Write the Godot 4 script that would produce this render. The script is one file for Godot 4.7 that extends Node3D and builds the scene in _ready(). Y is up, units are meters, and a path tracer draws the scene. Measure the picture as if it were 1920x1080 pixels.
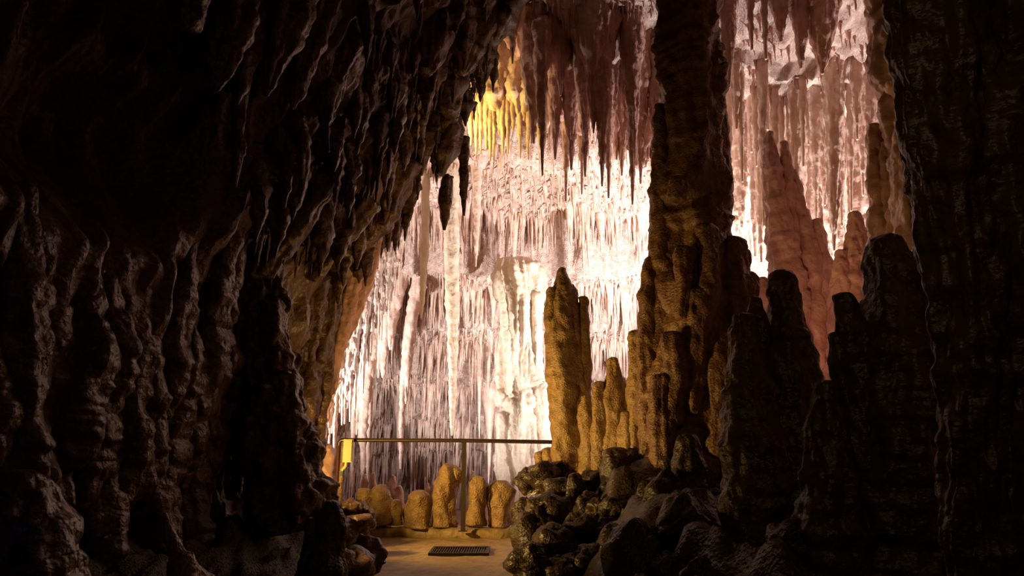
extends Node3D
# A show cave: a dark passage opening on a lit chamber full of stalactites.

const F := 1280.0
const EYE := Vector3(0, 1.0, 0)
const PITCH := deg_to_rad(13.0)
const ORD := ["first", "second", "third", "fourth", "fifth", "sixth", "seventh", "eighth", "ninth", "tenth", "eleventh", "twelfth", "thirteenth", "fourteenth", "fifteenth", "sixteenth", "seventeenth", "eighteenth", "nineteenth",
	"twentieth", "twenty-first", "twenty-second", "twenty-third", "twenty-fourth", "twenty-fifth", "twenty-sixth", "twenty-seventh", "twenty-eighth"]
var rng := RandomNumberGenerator.new()
var nA := FastNoiseLite.new()     # broad fbm
var nB := FastNoiseLite.new()     # bumps
var nC := FastNoiseLite.new()     # bulbs (cellular)
var nF := FastNoiseLite.new()     # flutes
var M := {}
var names := {}
var icicles: Array[ArrayMesh] = []

# ------------------------------------------------------------------ helpers
func P(px: float, py: float, d: float) -> Vector3:
	var a := (px - 960.0) / F
	var b := -(py - 540.0) / F
	var t := d / (cos(PITCH) - b * sin(PITCH))
	return EYE + Vector3(a, b * cos(PITCH) + sin(PITCH), b * sin(PITCH) - cos(PITCH)) * t

func depth_along(p: Vector3) -> float:
	return (p - EYE).dot(Vector3(0, sin(PITCH), -cos(PITCH)))

func pixel(p: Vector3) -> Vector2:
	var q := p - EYE
	var t := depth_along(p)
	return Vector2(960.0 + F * q.x / t, 540.0 - F * q.dot(Vector3(0, cos(PITCH), sin(PITCH))) / t)

func numbered(called: String) -> String:
	var k: int = names.get(called, 0)
	names[called] = k + 1
	return called if k == 0 else "%s_%03d" % [called, k]

func base(called: String, at: Vector3, label: String, category: String, group := "") -> Node3D:
	var o := Node3D.new()
	o.name = numbered(called)
	o.position = at
	add_child(o)
	metas(o, label, category, group)
	return o

func metas(o: Node, label: String, category: String, group := "") -> void:
	if label: o.set_meta("label", label)
	if category: o.set_meta("category", category)
	if group: o.set_meta("group", group)

func put(called: String, mesh: Mesh, mat: Material, parent: Node = null, at := Vector3.ZERO) -> MeshInstance3D:
	var o := MeshInstance3D.new()
	o.mesh = mesh
	o.material_override = mat
	o.position = at
	if parent == null:
		o.name = numbered(called)
		add_child(o)
	else:
		o.name = called
		parent.add_child(o, true)
	return o

func struct(called: String, mesh: Mesh, mat: Material, label: String) -> MeshInstance3D:
	var o := put(called, mesh, mat)
	o.name = called
	o.set_meta("kind", "structure")
	o.set_meta("label", label)
	return o

func finish(v: PackedVector3Array, idx: PackedInt32Array) -> ArrayMesh:
	var n := PackedVector3Array()
	n.resize(v.size())
	for k in range(0, idx.size(), 3):
		var a := idx[k]
		var b := idx[k + 1]
		var c := idx[k + 2]
		var f := (v[c] - v[a]).cross(v[b] - v[a])
		n[a] += f
		n[b] += f
		n[c] += f
	for k in n.size():
		n[k] = n[k].normalized() if n[k].length_squared() > 1e-20 else Vector3.UP
	var arr := []
	arr.resize(Mesh.ARRAY_MAX)
	arr[Mesh.ARRAY_VERTEX] = v
	arr[Mesh.ARRAY_NORMAL] = n
	arr[Mesh.ARRAY_INDEX] = idx
	var m := ArrayMesh.new()
	m.add_surface_from_arrays(Mesh.PRIMITIVE_TRIANGLES, arr)
	return m

# A rock tube through points, displaced by noise; q = points in world, r = radii.
# o: fl flute depth (share of radius), ff flute count factor, bm bumps (share), bf bumps per metre, kn bulbs (share), kf bulbs per metre,
#    sq squash of the cross section in depth, round = round the last end, rs = round the first end
func tube(q: Array[Vector3], r: Array[float], sides: int, rings: int, o: Dictionary, origin: Vector3) -> ArrayMesh:
	var fl: float = o.get("fl", 0.0)
	var ff: float = o.get("ff", 1.5)
	var bm: float = o.get("bm", 0.1)
	var bf: float = o.get("bf", 4.0)
	var kn: float = o.get("kn", 0.0)
	var kf: float = o.get("kf", 5.0)
	var sq: float = o.get("sq", 1.0)
	var rg: float = o.get("rg", 0.12)
	var fy: float = o.get("fy", 26.0)
	var fine: float = o.get("fine", 0.022)
	var seed_off := float(absi(hash(q[0])) % 997)
	var n := q.size()
	var v := PackedVector3Array()
	var idx := PackedInt32Array()
	var rr := rings
	var total := 0.0
	for k in n - 1: total += q[k].distance_to(q[k + 1])
	for i in rr + 1:
		var t := float(i) / rr
		# denser rings at a rounded end
		if o.get("round", true): t = 1.0 - pow(1.0 - t, 1.35)
		var left := t * total
		var k := 0
		while k < n - 2 and left > q[k].distance_to(q[k + 1]):
			left -= q[k].distance_to(q[k + 1])
			k += 1
		var f := clampf(left / maxf(q[k].distance_to(q[k + 1]), 1e-5), 0.0, 1.0)
		var p0: Vector3 = q[maxi(k - 1, 0)]
		var p3: Vector3 = q[mini(k + 2, n - 1)]
		var c: Vector3 = q[k].cubic_interpolate(q[k + 1], p0, p3, f)
		var R := cubic_interpolate(r[k], r[k + 1], r[maxi(k - 1, 0)], r[mini(k + 2, n - 1)], f)
		R = maxf(R, 0.002)
		if o.get("round", true):
			var e := (1.0 - t) * total / maxf(r[n - 1], 0.004)
			if e < 1.0: R *= sqrt(maxf(0.0, 1.0 - (1.0 - e) * (1.0 - e)))
		if o.get("rs", false):
			var e2 := t * total / maxf(r[0], 0.004)
			if e2 < 1.0: R *= sqrt(maxf(0.0, 1.0 - (1.0 - e2) * (1.0 - e2)))
		var tangent: Vector3 = (q[k + 1] - q[k]).normalized()
		var ux := Vector3.RIGHT - tangent * tangent.x
		if ux.length() < 0.1: ux = Vector3.BACK - tangent * tangent.z
		ux = ux.normalized()
		var uz := tangent.cross(ux)
		if rg > 0.0: R *= 1.0 + rg * (nB.get_noise_2d(c.y * 45.0 + seed_off, seed_off) + 0.6 * nB.get_noise_2d(c.y * 110.0 + seed_off, seed_off + 9.0))
		var R1 := minf(R, 0.16)
		for j in sides:
			var a := TAU * j / sides
			var ca := cos(a)
			var sa := sin(a)
			var dirv := ux * ca + uz * (sa * sq)
			var p := c + dirv * R
			var disp := 0.0
			if fl > 0.0: disp += fl * R * nF.get_noise_3d(ca * ff * 22.0 + seed_off, sa * ff * 22.0, c.y * fy)
			if bm > 0.0: disp += bm * R1 * nB.get_noise_3d(p.x * bf * 10.0, p.y * bf * 6.0, p.z * bf * 10.0 + seed_off)
			if kn > 0.0: disp -= kn * R1 * nC.get_noise_3d(p.x * kf * 10.0, p.y * kf * 6.0 + seed_off, p.z * kf * 10.0)
			if fine > 0.0 and R > 0.03: disp += fine * (nB.get_noise_3d(p.x * 95.0, p.y * 55.0, p.z * 95.0) - 0.5 * nC.get_noise_3d(p.x * 70.0, p.y * 40.0, p.z * 70.0))
			v.append(p + dirv * disp - origin)
	for i in rr:
		for j in sides:
			var a0 := i * sides + j
			var a1 := i * sides + (j + 1) % sides
			var b0 := a0 + sides
			var b1 := a1 + sides
			idx.append_array(PackedInt32Array([a0, a1, b0, a1, b1, b0]))
	# caps
	var c0 := v.size()
	v.append(q[0] - origin)
	v.append(q[n - 1] - origin)
	for j in sides:
		idx.append_array(PackedInt32Array([c0, (j + 1) % sides, j]))
		idx.append_array(PackedInt32Array([c0 + 1, rr * sides + j, rr * sides + (j + 1) % sides]))
	return finish(v, idx)

# pixel list [[px, py, width in pixels, (depth)], ...] -> points and radii
func lay(pts: Array, d: float) -> Array:
	var q: Array[Vector3] = []
	var r: Array[float] = []
	for p in pts:
		var w := P(p[0], p[1], p[3] if p.size() > 3 else d)
		q.append(w)
		r.append(float(p[2]) * 0.5 * depth_along(w) / F)
	return [q, r]

func spec_mesh(pts: Array, d: float, o: Dictionary, origin: Vector3) -> ArrayMesh:
	var l := lay(pts, d)
	var wpx := 0.0
	var lpx := 0.0
	for k in pts.size():
		wpx = maxf(wpx, pts[k][2])
		if k: lpx += Vector2(pts[k][0] - pts[k - 1][0], pts[k][1] - pts[k - 1][1]).length()
	var sides := clampi(int(wpx * 0.85), 12, 96)
	var rings := clampi(int(lpx / 4.5), 14, 200)
	return tube(l[0], l[1], sides, rings, o, origin)

# one thing, one mesh
func spire(called: String, label: String, category: String, d: float, pts: Array, mat: String, o := {}, group := "") -> MeshInstance3D:
	var at := P(pts[0][0], pts[0][1], pts[0][3] if pts[0].size() > 3 else d)
	var m := put(called, spec_mesh(pts, d, o, at), M[mat], null, at)
	metas(m, label, category, group)
	return m

# one thing of several fused spires, each a part
func cluster(called: String, label: String, category: String, d: float, rows: Array, mat: String, o := {}, part := "spire") -> Node3D:
	var p0: Array = rows[0][0]
	var at := P(p0[0], p0[1], p0[3] if p0.size() > 3 else d)
	var root := base(called, at, label, category)
	for r in rows: put(part, spec_mesh(r, d, o, at), M[mat], root)
	return root

func parts(root: Node3D, part: String, d: float, rows: Array, mat: String, o := {}) -> void:
	for r in rows: put(part, spec_mesh(r, d, o, root.position), M[mat], root)

func grid(nu: int, nv: int, f: Callable, origin := Vector3.ZERO, flip := false) -> ArrayMesh:
	var v := PackedVector3Array()
	var idx := PackedInt32Array()
	for j in nv + 1:
		for i in nu + 1:
			v.append(f.call(float(i) / nu, float(j) / nv) - origin)
	for j in nv:
		for i in nu:
			var a := j * (nu + 1) + i
			var b := a + nu + 1
			if flip: idx.append_array(PackedInt32Array([a, b, a + 1, a + 1, b, b + 1]))
			else: idx.append_array(PackedInt32Array([a, a + 1, b, a + 1, b + 1, b]))
	return finish(v, idx)

func boulder_mesh(size: Vector3, sd: int, n := 26) -> ArrayMesh:
	var off := sd * 7.31
	var f := func(u: float, w: float) -> Vector3:
		var a := u * TAU
		var b := (w - 0.5) * PI
		var p := Vector3(cos(a) * cos(b), sin(b), sin(a) * cos(b))
		var s := 1.0 + 0.42 * nB.get_noise_3d(p.x * 9 + off, p.y * 9, p.z * 9) - 0.20 * nC.get_noise_3d(p.x * 18, p.y * 18 + off, p.z * 18)
		s += 0.10 * nB.get_noise_3d(p.x * 40, p.y * 40, p.z * 40 + off)
		return p * size * s
	return grid(n, n / 2 + 2, f, Vector3.ZERO, true)

func interp(table: Array, x: float) -> float:
	if x <= table[0][0]: return table[0][1]
	for k in table.size() - 1:
		if x <= table[k + 1][0]:
			return lerpf(table[k][1], table[k + 1][1], (x - table[k][0]) / (table[k + 1][0] - table[k][0]))
	return table[-1][1]

# ------------------------------------------------------------------ materials
func noise(freq: float, sd: int, kind := FastNoiseLite.TYPE_SIMPLEX_SMOOTH, oct := 4) -> FastNoiseLite:
	var n := FastNoiseLite.new()
	n.noise_type = kind
	n.seed = sd
	n.frequency = freq
	n.fractal_type = FastNoiseLite.FRACTAL_FBM if oct > 1 else FastNoiseLite.FRACTAL_NONE
	n.fractal_octaves = oct
	return n

func tex(n: FastNoiseLite, size: int, ramp: Gradient = null, as_normal := false, strength := 6.0) -> NoiseTexture2D:
	var t := NoiseTexture2D.new()
	t.width = size
	t.height = size
	t.seamless = true
	t.noise = n
	if ramp: t.color_ramp = ramp
	t.as_normal_map = as_normal
	t.bump_strength = strength
	return t

func gradient(cols: Array) -> Gradient:
	var g := Gradient.new()
	g.offsets = PackedFloat32Array(range(cols.size()).map(func(k): return float(k) / (cols.size() - 1)))
	g.colors = PackedColorArray(cols)
	return g

var grain: NoiseTexture2D
var coral: NoiseTexture2D
func rock(cols: Array, rough: float, bump: NoiseTexture2D, depth: float, scale := 0.6) -> StandardMaterial3D:
	var m := StandardMaterial3D.new()
	m.albedo_texture = tex(noise(0.012, cols.size() + int(scale * 10)), 512, gradient(cols))
	m.roughness = rough
	m.uv1_triplanar = true
	m.uv1_world_triplanar = true
	m.uv1_scale = Vector3.ONE * scale
	m.normal_enabled = true
	m.normal_texture = bump
	m.normal_scale = depth
	return m

func plain(c: Color, rough: float, metal := 0.0) -> StandardMaterial3D:
	var m := StandardMaterial3D.new()
	m.albedo_color = c
	m.roughness = rough
	m.metallic = metal
	return m

func materials() -> void:
	grain = tex(noise(0.03, 5, FastNoiseLite.TYPE_SIMPLEX_SMOOTH, 5), 512, null, true, 8.0)
	coral = tex(noise(0.06, 9, FastNoiseLite.TYPE_CELLULAR, 2), 512, null, true, 10.0)
	M.cream = rock([Color(0.78, 0.62, 0.565), Color(0.87, 0.755, 0.70), Color(0.92, 0.86, 0.81)], 0.42, grain, 0.5)
	M.ceil = rock([Color(0.50, 0.41, 0.39), Color(0.73, 0.62, 0.58), Color(0.86, 0.79, 0.76)], 0.6, coral, 1.2, 1.2)
	M.white = rock([Color(0.80, 0.71, 0.62), Color(0.87, 0.79, 0.71), Color(0.90, 0.85, 0.79)], 0.4, grain, 0.6)
	M.pink = rock([Color(0.66, 0.49, 0.44), Color(0.76, 0.59, 0.54), Color(0.83, 0.69, 0.63)], 0.45, grain, 0.7)
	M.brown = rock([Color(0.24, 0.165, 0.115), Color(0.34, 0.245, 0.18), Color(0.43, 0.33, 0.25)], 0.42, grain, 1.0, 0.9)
	M.ochre = rock([Color(0.46, 0.35, 0.23), Color(0.60, 0.48, 0.32), Color(0.70, 0.58, 0.41)], 0.5, coral, 1.0, 1.6)
	M.umber = rock([Color(0.36, 0.245, 0.17), Color(0.50, 0.36, 0.255), Color(0.60, 0.46, 0.34)], 0.45, coral, 1.0, 1.5)
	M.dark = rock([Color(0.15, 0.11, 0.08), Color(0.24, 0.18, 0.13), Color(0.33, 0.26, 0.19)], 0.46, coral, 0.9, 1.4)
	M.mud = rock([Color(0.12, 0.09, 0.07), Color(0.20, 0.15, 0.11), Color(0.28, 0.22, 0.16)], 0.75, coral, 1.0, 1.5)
	M.floor = rock([Color(0.48, 0.39, 0.25), Color(0.60, 0.50, 0.33), Color(0.65, 0.55, 0.38)], 0.55, grain, 0.5, 0.8)
	for k in ["cream", "white"]:
		M[k].backlight_enabled = true
		M[k].backlight = Color(0.44, 0.33, 0.28)
	M.metal = plain(Color(0.42, 0.36, 0.30), 0.35, 0.8)
	M.grate = plain(Color(0.22, 0.20, 0.16), 0.5, 0.6)
	M.box = plain(Color(0.85, 0.80, 0.55), 0.5)
	M.black = plain(Color(0.05, 0.05, 0.05), 0.5)
	M.rust = plain(Color(0.35, 0.20, 0.12), 0.7, 0.4)

# ------------------------------------------------------------------ chamber ceiling
const CEIL := [[7.2, 7.8], [8.2, 7.2], [9.2, 6.6], [9.9, 6.35], [10.3, 7.0], [11.2, 7.4], [12.2, 7.0], [12.45, 6.35], [14.2, 5.9], [14.45, 4.65],
	[15.5, 4.45], [15.7, 3.65], [16.7, 3.45], [16.9, 2.65], [17.9, 2.5], [18.1, 1.75], [19.1, 1.6], [19.3, 0.9], [20.3, 0.8], [20.5, 0.0], [21.2, -0.3], [21.4, -1.2], [22.5, -1.4]]
func ceil_h(x: float, d: float) -> float:
	var w := d + 0.8 * nA.get_noise_2d(x * 4.0, d * 1.0) + 0.3 * nA.get_noise_2d(x * 16.0 + 50, d * 4.0)
	var side := smoothstep(-3.0, -6.5, x) * 2.6
	var right := smoothstep(3.0, 8.0, x) * -0.6
	var h := interp(CEIL, w + side * 0.5) - side * 0.35 + right
	h += 1.1 * exp(-pow((x - 0.0) / 0.75, 2.0)) * smoothstep(8.2, 9.2, d) * smoothstep(12.4, 11.2, d)
	return h + 0.14 * nA.get_noise_2d(x * 9.0, d * 9.0 + 90) + 0.07 * nB.get_noise_2d(x * 42.0, d * 42.0)

const SECTION := [[-1.5, -0.4], [-2.3, -0.1], [-2.62, 0.5], [-2.6, 1.2], [-2.4, 2.1], [-1.95, 3.1], [-1.5, 3.95], [-0.85, 5.2], [-0.35, 6.3], [0.5, 7.3], [2.2, 7.7]]
func tunnel(u: float, w: float) -> Vector3:
	var s := u * (SECTION.size() - 1)
	var k := mini(int(s), SECTION.size() - 2)
	var f := s - k
	var a := Vector2(SECTION[k][0], SECTION[k][1])
	var b := Vector2(SECTION[k + 1][0], SECTION[k + 1][1])
	var p0 := Vector2(SECTION[maxi(k - 1, 0)][0], SECTION[maxi(k - 1, 0)][1])
	var p3 := Vector2(SECTION[mini(k + 2, SECTION.size() - 1)][0], SECTION[mini(k + 2, SECTION.size() - 1)][1])
	var c := a.cubic_interpolate(b, p0, p3, f)
	var d := lerpf(0.6, 8.6, w)
	var centre := Vector2(0.6, 2.2)
	var outd := (c - centre).normalized()
	var amt := 0.28 * nA.get_noise_3d(c.x * 6, c.y * 6, d * 7) - 0.16 * absf(nA.get_noise_3d(c.x * 9, c.y * 5, d * 34)) + 0.12 * nB.get_noise_3d(c.x * 26, c.y * 12, d * 34) + 0.09 * nC.get_noise_3d(c.x * 26, c.y * 14, d * 34)
	var hollow := 1.0 * smoothstep(4.9, 3.9, d) * smoothstep(2.1, 2.8, c.y)
	c += outd * (amt + 0.1 + hollow)
	return Vector3(c.x, c.y, -d)

# depth at which the sight line through a point of the photograph meets the left wall
func wall_d(px: float, py: float) -> float:
	var d := 1.0
	while d < 8.6:
		var p := P(px, py, d)
		var t := SECTION.slice(1, 10).map(func(c): return [c[1], c[0]])
		if p.x < interp(t, p.y): return d
		d += 0.06
	return 8.6

# ------------------------------------------------------------------ lamps
func unseen_floodlight(at: Vector3, towards: Vector3, color: Color, energy: float, label: String, angle := 60.0, size := 0.1, glow := 2.0, big := 1.0) -> void:
	var root := base("unseen_floodlight", at, label, "unseen_floodlight")
	root.look_at_from_position(at, towards, Vector3.UP)
	root.scale = Vector3.ONE * big
	var body := BoxMesh.new()
	body.size = Vector3(0.26, 0.2, 0.1)
	put("housing", body, M.black, root, Vector3(0, 0, 0.07))
	var lens := BoxMesh.new()
	lens.size = Vector3(0.22, 0.16, 0.012)
	var g := StandardMaterial3D.new()
	g.albedo_color = color
	g.emission_enabled = true
	g.emission = color
	g.emission_energy_multiplier = glow
	put("lamp_lens", lens, g, root, Vector3(0, 0, 0.012))
	var foot := BoxMesh.new()
	foot.size = Vector3(0.3, 0.02, 0.16)
	put("bracket", foot, M.black, root, Vector3(0, -0.125, 0.07))
	var l := SpotLight3D.new()
	l.name = "flood_light"
	l.position = Vector3(0, 0, -0.02)
	l.light_color = color
	l.light_energy = energy
	l.light_size = size
	l.spot_range = 40.0
	l.spot_attenuation = 2.0
	l.spot_angle = angle
	l.spot_angle_attenuation = 1.0
	l.shadow_enabled = true
	root.add_child(l, true)

func _ready() -> void:
	# camera
	var cam := Camera3D.new()
	cam.name = "camera"
	cam.position = EYE
	cam.rotation = Vector3(PITCH, 0, 0)
	cam.fov = rad_to_deg(2.0 * atan(540.0 / F))
	cam.near = 0.05
	cam.far = 100.0
	add_child(cam)
	cam.current = true
	# environment: no sky reaches the cave
	var we := WorldEnvironment.new()
	we.name = "environment"
	var env := Environment.new()
	env.background_mode = Environment.BG_COLOR
	env.background_color = Color(0.004, 0.004, 0.006)
	env.tonemap_mode = Environment.TONE_MAPPER_LINEAR
	env.tonemap_exposure = 1.0
	env.sdfgi_enabled = true
	env.ssao_enabled = true
	env.ssil_enabled = true
	we.environment = env
	add_child(we)
	rng.seed = 20
	nA = noise(0.1, 11, FastNoiseLite.TYPE_SIMPLEX_SMOOTH, 3)
	nB = noise(0.1, 23, FastNoiseLite.TYPE_SIMPLEX_SMOOTH, 2)
	nC = noise(0.1, 31, FastNoiseLite.TYPE_CELLULAR, 1)
	nC.cellular_return_type = FastNoiseLite.RETURN_DISTANCE
	nF = noise(0.05, 41, FastNoiseLite.TYPE_SIMPLEX_SMOOTH, 2)
	materials()
	# lamps out of view, kinds and places chosen for what they light
	var white := Color(1.0, 0.975, 0.95)
	var warm := Color(1.0, 0.80, 0.44)
	unseen_floodlight(Vector3(4.0, 0.6, -10.7), Vector3(1.7, 4.6, -13.8), white, 80.0, "unseen white lamp behind the great column lighting the chamber fringe", 62.0)  # out of view, set to brighten the stalactite fringe from the right
	unseen_floodlight(Vector3(3.4, 0.6, -10.6), Vector3(5.6, 4.6, -12.6), white, 80.0, "second unseen white lamp behind the great column lighting the right chamber", 60.0)  # hidden from the camera, brightens the right chamber
	unseen_floodlight(Vector3(-5.2, 1.1, -11.2), Vector3(-1.4, 4.4, -13.8), white, 55.0, "unseen white lamp low behind the left rock wall lighting the chamber", 58.0)  # unseen, lights the fringe and curtain from the left
	unseen_floodlight(Vector3(-1.4, -0.8, -10.4), Vector3(0.3, 2.6, -13.4), white, 8.5, "unseen white lamp below the kerb lighting the white column", 26.0)  # out of view under the kerb, brightens the white column
	unseen_floodlight(Vector3(-0.6, -0.8, -14.6), Vector3(-0.8, 2.2, -17.6), white, 14.0, "unseen white lamp at the back of the chamber lighting the low fringe", 40.0)  # unseen source for the bright low tiers
	unseen_floodlight(Vector3(6.2, 0.4, -9.4), Vector3(5.2, 5.0, -11.0), white, 60.0, "unseen white lamp behind dark stalagmites lighting the right chamber", 60.0)  # unseen, placed to light the long stalactites on the right
	unseen_floodlight(Vector3(-2.15, 1.0, -6.6), Vector3(0.9, 0.9, -7.6), warm, 9.0, "unseen warm lamp behind the left rock buttress lighting stumps and path", 54.0, 0.08)  # out of view, placed to warm the stumps and path
	unseen_floodlight(Vector3(-2.8, 0.7, -8.9), Vector3(-2.7, 2.0, -10.0), warm, 6.0, "unseen warm lamp lighting the yellow strip behind the fluted left wall edge", 60.0, 0.08)  # unseen source of the yellow light on the far rib
	unseen_floodlight(Vector3(-2.3, 0.75, -6.75), Vector3(-2.0, 1.0, -7.9), warm, 2.5, "added warm lamp behind the left rock buttress lighting the yellow box", 40.0, 0.06)  # extra lamp added only to brighten the box
	unseen_floodlight(Vector3(-1.30, 0.36, -4.92), Vector3(2.2, 1.4, -6.35), warm, 3.4, "unseen warm lamp behind the black twin-headed stalagmite lighting the great column", 46.0, 0.06, 1.0, 0.55)  # unseen, placed to light the great column from the left
	unseen_floodlight(Vector3(2.2, 0.9, -5.5), Vector3(3.3, 2.0, -8.0), Color(1.0, 0.72, 0.58), 2.6, "unseen lamp behind the thick black stalagmite lighting the red ones", 52.0, 0.08)  # out of view, gives the red stalagmites their warm light
	unseen_floodlight(Vector3(-1.2, 0.2, -0.5), Vector3(-1.75, 0.6, -2.3), Color(0.35, 0.45, 1.0), 0.05, "unseen small blue lamp lighting the lower left corner of the passage", 50.0, 0.05, 0.3, 0.4)  # unseen, tints the corner boulder faintly blue
	unseen_floodlight(Vector3(0.5, 3.0, -0.75), Vector3(0.6, 1.6, -4.5), Color(1.0, 0.84, 0.64), 0.3, "added dim warm fill lamp above the viewer lighting the near rock", 60.0, 0.1)  # added fill that lifts the dark near rock
	unseen_floodlight(Vector3(0.36, 0.27, -6.7), Vector3(-1.8, 3.9, -7.6), warm, 5.0, "unseen warm lamp in the dark heap lighting the arch", 42.0, 0.08)  # unseen, lights the arch and fluted ribs from below right
	unseen_floodlight(Vector3(-1.15, 5.8, -9.5), Vector3(0.0, 6.4, -10.4), Color(1.0, 0.86, 0.46), 3.6, "unseen warm lamp lighting the dome in the ceiling pocket", 62.0, 0.08)  # unseen source of the yellow light on the dome

	setting()
	chamber()
	left_side()
	right_side()
	middle()

# ------------------------------------------------------------------ setting
func setting() -> void:
	struct("ceiling", grid(260, 260, func(u: float, w: float) -> Vector3:
		var x := lerpf(-8.0, 10.5, u)
		var d := lerpf(7.4, 22.0, w)
		return Vector3(x, ceil_h(x, d), -d)), M.ceil, "stepped rocky chamber ceiling sloping down to the back")
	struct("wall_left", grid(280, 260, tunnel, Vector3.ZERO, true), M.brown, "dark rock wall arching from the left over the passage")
	struct("floor", grid(70, 80, func(u: float, w: float) -> Vector3:
		var x := lerpf(-2.6, 2.6, u)
		var d := lerpf(0.5, 8.2, w)
		return Vector3(x, 0.012 * nA.get_noise_2d(x * 20, d * 20) + 0.005 * nB.get_noise_2d(x * 90, d * 90), -d)), M.floor, "sandy brown concrete path floor")
	struct("floor_001", grid(130, 110, func(u: float, w: float) -> Vector3:
		var x := lerpf(-8.0, 10.5, u)
		var d := lerpf(8.2, 22.0, w)
		return Vector3(x, -1.05 + 0.35 * nA.get_noise_2d(x * 8, d * 8) + 0.05 * nB.get_noise_2d(x * 40, d * 40), -d)), M.cream, "pale rocky floor of the lit chamber")
	struct("wall_back", grid(60, 30, func(u: float, w: float) -> Vector3:
		var x := lerpf(-8.2, 10.7, u)
		var y := lerpf(-1.6, 2.0, w)
		return Vector3(x, y, -21.6 + 0.5 * nA.get_noise_2d(x * 10, y * 10))), M.pink, "pink rock wall at the back of the chamber")
	struct("wall_far_left", grid(70, 50, func(u: float, w: float) -> Vector3:
		var d := lerpf(7.6, 22.0, u)
		var y := lerpf(-1.6, 8.0, w)
		return Vector3(-6.4 + 0.9 * nA.get_noise_2d(d * 8, y * 8), y, -d), Vector3.ZERO, true), M.cream, "pale rock side wall of the chamber on the left")
	struct("wall_right", grid(90, 70, func(u: float, w: float) -> Vector3:
		var d := lerpf(0.6, 22.0, u)
		var y := lerpf(-1.6, 8.5, w)
		var x := interp([[0.0, 2.3], [3.0, 2.5], [4.5, 4.6], [7, 7.0], [12, 9.0], [22, 9.5]], d)
		return Vector3(x + 0.8 * nA.get_noise_2d(d * 8, y * 8), y, -d)), M.pink, "rock wall closing the cave on the right")

# ------------------------------------------------------------------ chamber
func make_icicles() -> void:
	for k in 8:
		var q: Array[Vector3] = []
		var r: Array[float] = []
		var bend := Vector3(rng.randf_range(-1, 1), 0, rng.randf_range(-1, 1)) * 0.6
		for i in 6:
			var t := i / 5.0
			q.append(Vector3(0, -t * 10.0, 0) + bend * t * t)
			r.append([2.1, 1.15, 0.85, 0.6, 0.36, 0.06][i] * (1.0 + rng.randf_range(-0.14, 0.14)))
		var m := tube(q, r, 8, 12, {"bm": 2.0, "bf": 0.35, "fl": 0.3, "rg": 0.0, "fy": 4.0, "fine": 0.0}, Vector3.ZERO)
		icicles.append(m)

func icicle_basis(radius: float, length: float) -> Basis:
	return Basis(Vector3.UP, rng.randf() * TAU) * Basis.from_scale(Vector3(radius, length / 10.0, radius))

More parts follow.
